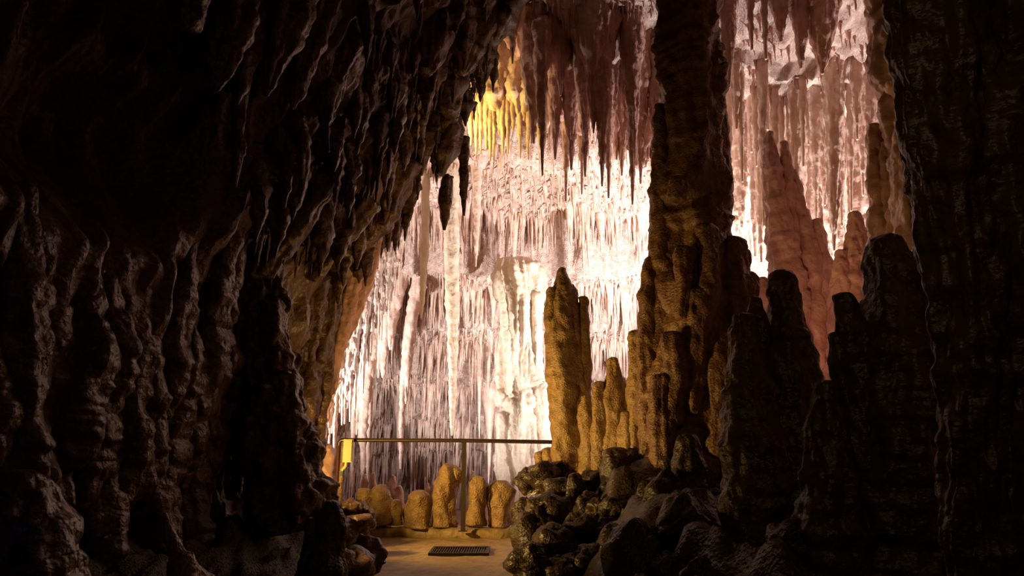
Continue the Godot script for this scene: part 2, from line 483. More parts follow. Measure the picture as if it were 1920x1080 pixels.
func chamber() -> void:
	make_icicles()
	# every stalactite of the chamber ceiling; the 115 that show largest stand alone
	var all: Array = []
	for k in 34000:
		var x := rng.randf_range(-6.0, 8.5)
		var d := rng.randf_range(11.8, 21.0)
		var dens := 0.35 + 0.65 * nA.get_noise_2d(x * 10 + 300, d * 10)
		if rng.randf() > dens + 0.35: continue
		var h := ceil_h(x, d)
		var lip := clampf((h - ceil_h(x, d + 0.3)) * 2.2, 0.0, 1.0)
		if ceil_h(x, d - 0.1) - h > 0.14 and rng.randf() < 0.985: continue
		if rng.randf() > 0.3 + 0.7 * lip: continue
		var ln := lerpf(0.16, 0.8, lip) * rng.randf_range(0.3, 1.3)
		if rng.randf() < 0.05: ln *= 1.8
		var rad := rng.randf_range(0.013, 0.034) * (0.7 + ln)
		if lip > 0.4 and rng.randf() < 0.05:
			rad *= 2.0
			ln *= 1.5
		var at := Vector3(x, h + 0.04, -d)
		var px := pixel(at)
		if h - ln < -1.0: ln = maxf(0.1, h + 0.9)
		var seen := (px.x > 640 and px.x < 1225 and px.y > 290 and px.y < 930) or (px.x > 1360 and px.x < 1640 and px.y > 20 and px.y < 620)
		all.append([rad * ln / (d * d) if seen else 0.0, at, rad, ln, k % 8, px])
	all.sort_custom(func(a, b): return a[0] > b[0])
	var rest: Array = []
	for k in all.size():
		var a: Array = all[k]
		if k >= 115:
			rest.append(a)
			continue
		var o := put("stalactite", icicles[a[4]], M.cream, null, a[1])
		o.basis = icicle_basis(a[2], a[3])
		var px: Vector2 = a[5]
		if px.x > 1300: metas(o, "slender pale stalactite of the bright fringe between great column and right stalagmites", "stalactite", "fringe stalactites right of the great column")
		elif px.y < 460: metas(o, "slender pale stalactite in the dense upper fringe over the white column", "stalactite", "stalactites of the upper fringe")
		elif px.y < 640: metas(o, "slender pale stalactite in the middle fringe beside the white column", "stalactite", "stalactites of the middle fringe")
		else: metas(o, "small pinkish stalactite in the low fringe just above the railing", "stalactite", "stalactites of the low fringe")
	for v in 8:
		var mm := MultiMesh.new()
		mm.transform_format = MultiMesh.TRANSFORM_3D
		mm.mesh = icicles[v]
		var mine := rest.filter(func(a): return a[4] == v)
		mm.instance_count = mine.size()
		for k in mine.size():
			mm.set_instance_transform(k, Transform3D(icicle_basis(mine[k][2], mine[k][3]), mine[k][1]))
		var o := MultiMeshInstance3D.new()
		o.name = numbered("stalactite_fringe")
		o.multimesh = mm
		o.material_override = M.cream
		add_child(o)
		o.set_meta("kind", "stuff")
		metas(o, "countless tiny pale stalactites covering the chamber ceiling", "stalactites", "tiny stalactites of the chamber ceiling")
	# the white column
	var col := base("white_column", P(975, 1010, 13.2), "massive creamy white dripstone column standing behind the railing", "column")
	var wo := {"fl": 0.45, "ff": 1.7, "bm": 0.25, "bf": 2.2, "rs": true, "rg": 0.05, "fy": 7.0}
	parts(col, "shaft", 13.2, [[[985, 1020, 100], [985, 860, 92], [985, 745, 88], [976, 720, 84], [978, 600, 74], [976, 540, 84], [968, 500, 84], [972, 488, 62]]], "white", wo)
	parts(col, "crown", 13.1, [[[948, 570, 40], [948, 530, 46], [952, 504, 40]], [[976, 560, 50], [976, 510, 56], [978, 482, 44]], [[1002, 570, 40], [1002, 525, 42], [999, 498, 34]], [[962, 540, 40], [962, 505, 44], [964, 488, 34]]], "white", {"fl": 0.3, "bm": 0.25, "bf": 3.0, "rs": true, "rg": 0.03})
	parts(col, "collar", 13.0, [[[940, 765, 26], [941, 745, 30], [943, 728, 20]], [[962, 780, 36], [962, 752, 42], [963, 735, 28]], [[988, 775, 36], [988, 750, 44], [990, 732, 30]], [[1010, 765, 26], [1010, 740, 30], [1008, 722, 20]]], "white", {"bm": 0.3, "bf": 3.0, "rs": true})
	parts(col, "flowstone_rib", 12.95, [
		[[938, 520, 16], [945, 580, 18], [952, 660, 16], [950, 720, 10]], [[958, 540, 18], [962, 620, 18], [966, 700, 16]], [[984, 560, 18], [986, 640, 18], [984, 715, 14]],
		[[1004, 545, 18], [1006, 620, 16], [1004, 700, 12]], [[1010, 745, 22], [1016, 820, 24], [1012, 900, 22], [1010, 990, 14]], [[942, 770, 26], [948, 850, 28], [950, 940, 30], [948, 1010, 20]],
		[[970, 770, 28], [974, 860, 30], [978, 950, 28], [975, 1010, 18]], [[995, 790, 24], [996, 870, 26], [994, 960, 24]]], "white", {"fl": 0.35, "ff": 1.0, "bm": 0.3, "bf": 3.0, "rs": true, "rg": 0.06, "fy": 8.0})
	# the long stalactite and other large ones in the chamber
	spire("stalactite", "long tapering pale stalactite reaching down almost to the railing", "stalactite", 12.4, [[846, 190, 22], [846, 400, 27], [848, 540, 25], [849, 640, 18], [849, 720, 15], [848, 780, 9], [847, 817, 4]], "white", {"fl": 0.15, "bm": 0.12})
	spire("stalactite", "pale icicle stalactite left of the longest one, tip over dark recess", "stalactite", 12.6, [[798, 220, 13], [797, 420, 15], [794, 520, 12], [790, 598, 3]], "white", {"bm": 0.15})
	spire("stalactite", "short cream stalactite hanging beside the white column's left shoulder", "stalactite", 12.4, [[893, 290, 22], [893, 400, 14], [892, 500, 3]], "cream", {"bm": 0.15})
	var left_curtain := base("stalactite_curtain", P(640, 560, 12.2), "sloping white flowstone curtain with icicle fringe at the chamber's left edge", "flowstone")
	var rows: Array = []
	for k in 30:
		var x := 604.0 + k * 4.9
		var y := 775.0 - k * 11.8 + rng.randf_range(-15, 15)
		rows.append([[x + 26, y - 130, 16], [x + 14, y - 40, 15], [x + 6, y + 30, 9], [x + 3, y + 70 + rng.randf_range(0, 60), 3]])
	parts(left_curtain, "icicle", 12.2, rows, "cream", {"fl": 0.3, "bm": 0.3})
	var falls := base("flowstone_cascade", P(690, 860, 14.6), "pale fluted flowstone cascade falling to behind the yellow box", "flowstone")
	rows = []
	for k in 12:
		var x := 652.0 + k * 10.0 + rng.randf_range(-6, 6)
		var cut := rng.randf_range(0.35, 1.0)
		var wd := rng.randf_range(0.5, 1.3)
		rows.append([[x + 30, 500, 14 * wd], [x + 16, 500 + 110 * cut, 19 * wd], [x + 5, 500 + 220 * cut, 18 * wd], [x, 500 + 330 * cut, 13 * wd], [x - 2, 500 + 430 * cut, 4]])
	parts(falls, "flowstone_rib", 14.6, rows, "cream", {"fl": 0.3, "bm": 0.25})
	# small white stalagmites beyond the kerb
	for r in [[683, 955, 888, 15, 0], [699, 955, 886, 14, 1], [735, 950, 890, 16, 2], [801, 960, 905, 12, 3], [815, 950, 908, 16, 4], [885, 965, 882, 14, 5], [748, 960, 910, 18, 6], [905, 965, 925, 18, 7]]:
		spire("small_stalagmite", ["left one of two touching white stalagmite tips beyond the kerb", "right one of two touching white stalagmite tips beyond the kerb", "pink stalagmite tip seen over the paired golden stumps", "tiny white stalagmite just left of the tallest golden stump", "bright white stalagmite lit between squat and tallest stumps", "bright thin stalagmite right behind the middle railing post", "low pink stalagmite behind the paired golden stumps", "low mauve stalagmite seen between the two right stumps"][r[4]], "stalagmite", 10.5,
			[[r[0], r[1] + 40, r[3] * 1.2], [r[0], (r[1] + r[2]) * 0.5, r[3]], [r[0] + 1, r[2], r[3] * 0.4]], "cream", {"bm": 0.2})
	# pink hanging mass over the opening
	var list := [[1185, 110, 384, 22], [1096, 120, 332, 22], [1150, 70, 222, 26], [1214, 20, 300, 40], [1060, 150, 378, 16], [1128, 170, 350, 20], [1000, 150, 270, 22], [1040, 130, 300, 24], [1165, 150, 330, 24],
		[1078, 110, 260, 30], [1112, 60, 250, 34], [1200, 160, 345, 20], [1225, 150, 285, 20], [1020, 60, 210, 24], [985, 30, 150, 20], [960, 20, 120, 18], [1050, 20, 180, 34], [1140, 200, 372, 14], [1174, 60, 250, 36],
		[1090, 200, 365, 12], [1016, 170, 330, 14], [1230, 210, 330, 14], [1070, 170, 320, 22], [1155, 190, 300, 18], [1190, 40, 200, 42], [1130, 30, 200, 40], [1088, 30, 170, 36]]
	var order := list.map(func(a): return a[0])
	order.sort()
	order.reverse()
	for k in list.size():
		var a: Array = list[k]
		var d := 8.7 + (k % 5) * 0.3
		spire("stalactite", "long dark red stalactite hanging lowest of the pink ceiling mass" if k == 0 else "%s pink brown stalactite, its tip %s from the great column in the hanging mass" % ["broad" if a[3] > 25 else "slim", ORD[order.find(a[0])]], "stalactite", d,
			[[a[0], a[1] - 130, a[3] * 2.4], [a[0], a[1], a[3] * 1.7], [a[0] + 1, (a[1] + a[2]) * 0.5, a[3] * 0.75], [a[0] + 1, a[2], 3]], "pink", {"fl": 0.25, "bm": 0.2}, "" if k == 0 else "pink ceiling stalactites left of the great column")
	var mass := base("flowstone_curtain", P(1130, 60, 9.7), "broad pink flowstone curtain backing the stalactites left of the great column", "flowstone")
	var wide := [[1010, 150, 60], [1050, 215, 70], [1090, 240, 76], [1130, 215, 70], [1165, 270, 70], [1200, 300, 80], [1238, 330, 60], [975, 100, 60]]
	parts(mass, "curtain_fold", 9.7, wide.map(func(a): return [[a[0] - 6, -140, a[2] * 1.2], [a[0] - 2, a[1] * 0.4, a[2] * 1.05], [a[0], a[1] * 0.8, a[2] * 0.7], [a[0] + 2, a[1] * 1.05, a[2] * 0.25]]), "pink", {"fl": 0.5, "ff": 1.2, "bm": 0.3, "fy": 10.0})
	make_fringe("pink_stalactite_fringe", [[-0.7, 7.6, 2.2, 10.2, 0, 420], [2.2, 7.8, 6.0, 11.6, 0, 520], [-1.5, 10.2, 2.2, 12.2, 0, 260]], M.pink, "small pink stalactites crowding the front of the chamber roof", true)
	# yellow pocket
	var dome := base("flowstone_dome", P(950, 140, 10.2), "yellow lit flowstone dome with a fringe in the ceiling pocket", "flowstone")
	parts(dome, "dome_lobe", 10.2, [[[935, 70, 50], [930, 130, 70], [932, 190, 66], [930, 225, 40]], [[975, 60, 60], [972, 130, 80], [975, 190, 70], [975, 230, 40]], [[1015, 80, 50], [1014, 150, 60], [1012, 210, 40]], [[895, 150, 30], [888, 190, 44], [886, 225, 30]]], "cream", {"fl": 0.3, "bm": 0.2, "rs": true})
	rows = []
	for k in 17:
		var x := 882.0 + k * 9.0 + rng.randf_range(-3, 3)
		rows.append([[x, 150 + rng.randf_range(0, 40), 15], [x, 220, 12], [x + 1, 255 + rng.randf_range(-20, 50), 3]])
	parts(dome, "icicle", 10.05, rows, "cream", {"fl": 0.2, "bm": 0.2})
	# long organ-pipe stalactites of the right chamber
	for k in 46:
		var x := 1366.0 + (k % 23) * 12.5 + rng.randf_range(-4, 4)
		var back := k >= 23
		var y0 := rng.randf_range(40, 160) if not back else rng.randf_range(140, 260)
		var y1 := y0 + rng.randf_range(140, 330)
		if x > 1460 and back: y1 += rng.randf_range(60, 220)
		var w := rng.randf_range(8, 24) if rng.randf() < 0.8 else rng.randf_range(24, 38)
		spire("stalactite", "%s cream stalactite, %s from the great column in the %s row of the right chamber" % ["thick" if w > 22 else ("long" if y1 - y0 > 250 else "slender"), ORD[k % 23], "back" if back else "front"], "stalactite", (10.6 if back else 9.4) + rng.randf_range(-0.6, 0.6),
			[[x - 6, y0 - 200, w * 2.2], [x - 2, y0, w * 1.3], [x, (y0 + y1) * 0.5, w * 0.9], [x + 2, y1, 4]], "cream", {"fl": 0.2, "bm": 0.18}, "back row of long stalactites in the right chamber" if back else "front row of long stalactites in the right chamber")
	list = [["dark red stalactite close against the great column's right edge", 1365, -10, 165, 26], ["thin dark stalactite hanging against the bright blue rock", 1408, -30, 95, 12], ["brown stalactite right of the thin dark one", 1462, -30, 80, 28],
		["pair's left dark stalactite hanging high on the right", 1636, -40, 164, 20], ["pair's right dark stalactite hanging high on the right", 1658, -40, 124, 22], ["thick blunt brown stalactite in the middle of the right chamber", 1540, -60, 140, 60],
		["brown stalactite with a fine white tip below the top edge", 1500, -40, 130, 30], ["pale spike beside the blue-white rock at the top", 1434, -20, 112, 12]]
	for a in list:
		spire("stalactite", a[0], "stalactite", 8.3, [[a[1] - 4, a[2] - 60, a[4] * 1.3], [a[1] - 2, a[2], a[4] * 1.2], [a[1], (a[2] + a[3]) * 0.5, a[4] * 0.85], [a[1] + 2, a[3], 5]], "pink", {"fl": 0.2, "bm": 0.15})

# ------------------------------------------------------------------ left
func left_side() -> void:
	var o := {"fl": 0.35, "ff": 0.8, "bm": 0.28, "bf": 2.0, "rs": true}
	# long leaning ribs of the near wall, parts of the wall
	var wall := get_node("wall_left")
	var shape: Array = SECTION.slice(1, 8).map(func(c): return [c[1], c[0]])
	var dd := 1.5
	var ribs := []
	while dd < 6.3:
		var top := rng.randf_range(2.3, 3.3) if dd > 4.7 else rng.randf_range(1.7, 2.5)
		var low := rng.randf_range(0.05, 0.95)
		var q: Array[Vector3] = []
		var r: Array[float] = []
		var R := rng.randf_range(0.06, 0.13)
		var drift := rng.randf_range(-0.12, 0.12)
		for i in 7:
			var t := i / 6.0
			var y := lerpf(top, low, t)
			q.append(Vector3(interp(shape, y) + 0.16 - 0.45 * pow(1.0 - t, 2.5) + 0.06 * nA.get_noise_2d(y * 12, dd * 50), y, -dd - drift * t))
			r.append(R * (0.25 + 0.9 * sin(PI * minf(0.04 + t * 0.72, 1.0))) * (1.0 if i < 6 else 0.75))
		put("flowstone_rib", tube(q, r, 30, 90, {"fl": 0.35, "ff": 0.8, "bm": 0.5, "bf": 3.0, "kn": 0.35, "kf": 3.5, "rg": 0.2, "rs": true}, Vector3.ZERO), M.brown, wall)
		dd += rng.randf_range(0.10, 0.21)
	# fluted ribs deeper in, reddish
	ribs = [[7.6, [[560, 400, 60], [552, 520, 58], [548, 630, 46], [549, 690, 30]]], [7.7, [[605, 430, 46], [590, 540, 44], [578, 640, 40], [574, 680, 24]]], [7.9, [[640, 420, 44], [622, 540, 42], [608, 640, 34], [602, 680, 20]]],
		[7.9, [[575, 600, 60], [566, 740, 64], [560, 860, 60], [556, 960, 54]]], [8.1, [[612, 560, 50], [598, 700, 46], [588, 830, 44], [584, 950, 44]]],
		[8.2, [[668, 470, 44], [650, 570, 36], [632, 660, 28], [618, 740, 16]]], [8.3, [[706, 410, 34], [690, 500, 28], [668, 580, 22], [648, 640, 12]]], [8.5, [[725, 350, 30], [715, 420, 24], [702, 490, 14]]],
		[10.0, [[650, 540, 40], [628, 650, 34], [608, 750, 26], [600, 835, 26], [598, 930, 30]]], [8.2, [[604, 830, 30], [606, 870, 52], [604, 930, 54], [600, 990, 60]]], [7.4, [[520, 440, 70], [512, 540, 60], [520, 640, 46]]]]
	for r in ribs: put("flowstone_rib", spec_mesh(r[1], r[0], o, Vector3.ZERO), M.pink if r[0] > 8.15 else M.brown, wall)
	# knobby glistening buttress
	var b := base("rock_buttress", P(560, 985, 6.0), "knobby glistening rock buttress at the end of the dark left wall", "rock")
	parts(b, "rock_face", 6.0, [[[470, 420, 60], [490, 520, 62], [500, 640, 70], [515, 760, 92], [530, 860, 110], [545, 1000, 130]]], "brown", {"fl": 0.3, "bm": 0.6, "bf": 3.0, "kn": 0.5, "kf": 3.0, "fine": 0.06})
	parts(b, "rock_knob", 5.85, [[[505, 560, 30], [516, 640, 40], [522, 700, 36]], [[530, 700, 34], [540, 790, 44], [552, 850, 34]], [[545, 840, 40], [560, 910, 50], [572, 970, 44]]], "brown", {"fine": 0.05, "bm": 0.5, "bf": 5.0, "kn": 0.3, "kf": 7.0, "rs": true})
	# hanging lobes and stalactites under the dark arch
	var lobes := [
		["broad dark drapery lobe with twin tips near the upper left", 5.0, [[465, -70, 60], [440, 20, 64], [415, 110, 48], [402, 172, 12]]], ["pointed dark lobe right of the twin-tipped one", 5.1, [[490, 0, 40], [470, 90, 40], [452, 160, 24], [445, 196, 5]]],
		["dark lobe with ragged tip hanging from the top edge", 5.2, [[560, -60, 70], [530, 40, 66], [508, 120, 44], [498, 180, 8]]], ["sharply pointed dark lobe in the upper row", 5.6, [[605, -40, 70], [580, 60, 64], [560, 140, 36], [549, 205, 5]]],
		["broad leaf-shaped lobe with a long thin tip", 5.6, [[655, -20, 60], [650, 60, 72], [625, 150, 44], [612, 230, 16], [616, 285, 4]]], ["ribbed dark lobe next to the leaf-shaped one", 6.2, [[705, 0, 56], [700, 90, 60], [692, 170, 40], [688, 215, 8]]],
		["rounded dark lobe above the ribbed drapery", 6.6, [[760, -30, 60], [750, 60, 56], [744, 140, 40], [740, 205, 10]]], ["thin wet stalactite alone in the dark left hollow", 4.6, [[462, 20, 30], [450, 215, 20], [446, 280, 16], [440, 352, 6]]],
		["dark lobe at the left end of the upper row", 4.7, [[370, -40, 60], [355, 10, 56], [350, 50, 30]]],
		["small brown cone at the lower end of the ceiling", 5.8, [[565, 290, 40], [560, 330, 34], [556, 350, 12]]], ["blunt brown stub left of the cluster of tiny spikes", 5.6, [[520, 360, 44], [508, 410, 36], [500, 440, 14]]],
		["slanting brown rib running up to the arch", 6.6, [[620, 330, 40], [570, 400, 40], [520, 470, 36], [495, 520, 24]]], ["slanting brown rib below the cluster of spikes", 7.0, [[690, 370, 44], [650, 420, 46], [600, 480, 44], [570, 520, 30]]],
		["red brown slab leaning along the arch edge", 7.8, [[760, 300, 50], [725, 370, 56], [690, 430, 44], [668, 480, 24]]],
		["pinkish stalactite pair's long member at the arch edge", 8.0, [[800, 180, 40], [796, 250, 34], [790, 330, 5]]], ["pinkish lobe hanging over the bright fringe", 8.0, [[840, 200, 40], [836, 270, 40], [825, 330, 10]]],
		["pink spike left of the pinkish lobe", 7.9, [[765, 200, 34], [760, 260, 24], [757, 320, 5]]], ["dark spike at the arch edge beside the yellow pocket", 8.3, [[868, 260, 18], [870, 330, 16], [870, 405, 3]]],
		["dark spike over the blue-white crystals", 8.4, [[838, 330, 22], [836, 380, 16], [833, 432, 4]]], ["brown lump beside the yellow pocket", 7.6, [[850, 90, 50], [846, 160, 50], [840, 215, 24]]],
		["brown knob at the top of the arch", 7.2, [[890, 10, 60], [880, 80, 56], [868, 140, 20]]], ["dark rounded mass above the arch top", 7.0, [[815, -20, 70], [810, 60, 66], [800, 140, 24]]],
		["brown mass at the top edge left of the pink ceiling", 7.4, [[950, -60, 80], [940, 20, 70], [925, 80, 24]]]]
	for l in lobes:
		var mid: Array = l[2][l[2].size() / 2]
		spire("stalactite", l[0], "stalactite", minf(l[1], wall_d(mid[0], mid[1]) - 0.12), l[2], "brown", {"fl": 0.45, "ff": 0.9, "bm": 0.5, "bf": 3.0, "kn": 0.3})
	# many more under the arch
	for k in 95:
		var y := rng.randf_range(3.0, 6.4)
		var dz := rng.randf_range(4.7, 8.45)
		var full: Array = SECTION.slice(1, 10).map(func(c): return [c[1], c[0]])
		var x := interp(full, y) + 0.03
		var ln := rng.randf_range(0.2, 0.75)
		var R := rng.randf_range(0.03, 0.085) * (0.6 + ln)
		var q: Array[Vector3] = [Vector3(x - 0.12, y + 0.15, -dz), Vector3(x, y - ln * 0.2, -dz), Vector3(x + 0.02, y - ln * 0.6, -dz), Vector3(x + 0.02, y - ln, -dz)]
		var r: Array[float] = [R * 1.7, R * 1.2, R * 0.7, 0.008]
		var m := put("stalactite", tube(q, r, 18, 34, {"fl": 0.4, "ff": 0.8, "bm": 0.5, "bf": 5.0, "rg": 0.25}, q[0]), M.brown, null, q[0])
		var high := y > 4.6
		metas(m, "dark ragged stalactite crowding the arch high over the passage" if high else "dark ragged stalactite low on the arch above the left wall", "stalactite", "dark stalactites high on the arch" if high else "dark stalactites low on the arch")
	# the ribbed drapery
	var dr := base("drapery", P(715, 160, 6.6), "fan of thin wet drapery ribs slanting under the dark arch", "drapery")
	var rows: Array = []
	for k in 9:
		rows.append([[728 - k * 3, 165 + k * 2, 10], [722 - k * 6, 240, 11], [712 - k * 8, 310 + k * 4, 10], [704 - k * 8.5, 370 + rng.randf_range(-12, 16), 4]])
	parts(dr, "drapery_fold", 6.6, rows, "brown", {"fl": 0.2, "bm": 0.2})
	# fringe of small dark spikes under the arch: too many to count
	make_fringe("dark_stalactite_fringe", [[770, 130, 890, 210, 7.6, 60], [560, 310, 650, 400, 6.4, 70], [690, 60, 780, 190, 6.6, 40], [640, 340, 760, 440, 7.6, 50], [480, 370, 620, 480, 6.2, 50]], M.brown, "small dark stalactites crowding the underside of the arch")
	# boulders and mound
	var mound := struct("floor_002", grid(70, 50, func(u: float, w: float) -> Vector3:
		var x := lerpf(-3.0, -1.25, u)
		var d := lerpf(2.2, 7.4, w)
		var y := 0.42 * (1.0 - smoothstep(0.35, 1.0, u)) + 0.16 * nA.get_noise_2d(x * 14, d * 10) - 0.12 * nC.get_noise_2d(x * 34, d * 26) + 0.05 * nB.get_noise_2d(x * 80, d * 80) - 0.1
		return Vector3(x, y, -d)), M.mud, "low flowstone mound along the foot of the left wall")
	var n := 0
	var words := ["rounded wet boulder beside the left floor edge", "flat brown rock at the foot of the left post", "layered tan rock next to the path", "sharp tan rock peak behind the layered ones", "small dark stone lying at the path edge", "smooth brown boulder at the bottom of the left heap", "square tan block at the kerb's left end", "dark wet rock behind the twin-headed stalagmite", "small cobble halfway along the left path edge", "low stone in the gap by the left kerb"]
	for r in [[690, 1040, 62, 80, 5.6], [655, 950, 40, 30, 7.2], [672, 985, 56, 40, 6.8], [676, 955, 26, 34, 7.5], [712, 1052, 18, 20, 5.6], [655, 1060, 90, 70, 5.2], [688, 975, 30, 50, 7.3], [635, 1000, 60, 60, 6.4], [700, 1022, 22, 24, 6.2], [655, 955, 24, 24, 7.6]]:
		var at := P(r[0], r[1], r[4])
		var s: float = depth_along(at) / F * 0.5
		var m := put("boulder", boulder_mesh(Vector3(r[2] * s, r[3] * s * 0.8, r[2] * s), n + 3), M.brown, null, at)
		metas(m, words[n], "rock")
		n += 1
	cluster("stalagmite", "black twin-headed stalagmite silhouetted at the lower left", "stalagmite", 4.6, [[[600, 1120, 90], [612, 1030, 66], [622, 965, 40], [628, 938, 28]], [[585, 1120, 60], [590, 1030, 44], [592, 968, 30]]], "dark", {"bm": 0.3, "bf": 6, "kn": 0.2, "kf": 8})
	spire("rock_ridge", "thin wet white streaked ridge at the bottom left", "rock", 3.2, [[360, 1130, 90], [338, 1060, 34], [318, 1000, 14], [308, 962, 6]], "umber", {"bm": 0.6, "bf": 8, "kn": 0.5, "kf": 9, "fine": 0.03})
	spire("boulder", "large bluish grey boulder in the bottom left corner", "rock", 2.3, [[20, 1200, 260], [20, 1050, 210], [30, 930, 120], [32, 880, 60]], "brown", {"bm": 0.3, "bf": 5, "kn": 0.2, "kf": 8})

func make_fringe(called: String, zones: Array, mat: Material, label: String, on_ceiling := false) -> void:
	var spots: Array = []
	for z in zones:
		for k in int(z[5]):
			var at: Vector3
			if on_ceiling:
				var x := rng.randf_range(z[0], z[2])
				var d := rng.randf_range(z[1], z[3])
				at = Vector3(x, ceil_h(x, d) + 0.06, -d)
			else:
				var px := rng.randf_range(z[0], z[2])
				var py := rng.randf_range(z[1], z[3])
				at = P(px, py, wall_d(px, py) - 0.02)
			var ln := rng.randf_range(0.1, 0.34)
			spots.append(Transform3D(icicle_basis(rng.randf_range(0.014, 0.035), ln), at))
	var mm := MultiMesh.new()
	mm.transform_format = MultiMesh.TRANSFORM_3D
	mm.mesh = icicles[2]
	mm.instance_count = spots.size()
	for k in spots.size(): mm.set_instance_transform(k, spots[k])
	var o := MultiMeshInstance3D.new()
	o.name = numbered(called)
	o.multimesh = mm
	o.material_override = mat
	add_child(o)
	o.set_meta("kind", "stuff")
	metas(o, label, "stalactites")

# ------------------------------------------------------------------ right
func heap_h(x: float, d: float) -> float:
	var edge := smoothstep(0.0, 0.32, (x - 0.05) / 3.15)
	return 0.95 * edge * (0.55 + 0.45 * smoothstep(3.5, 6.0, d)) * smoothstep(8.1, 7.3, d) + 0.22 * nA.get_noise_2d(x * 14, d * 14) - 0.16 * nC.get_noise_2d(x * 30, d * 30) + 0.04 * nB.get_noise_2d(x * 90, d * 90) - 0.24

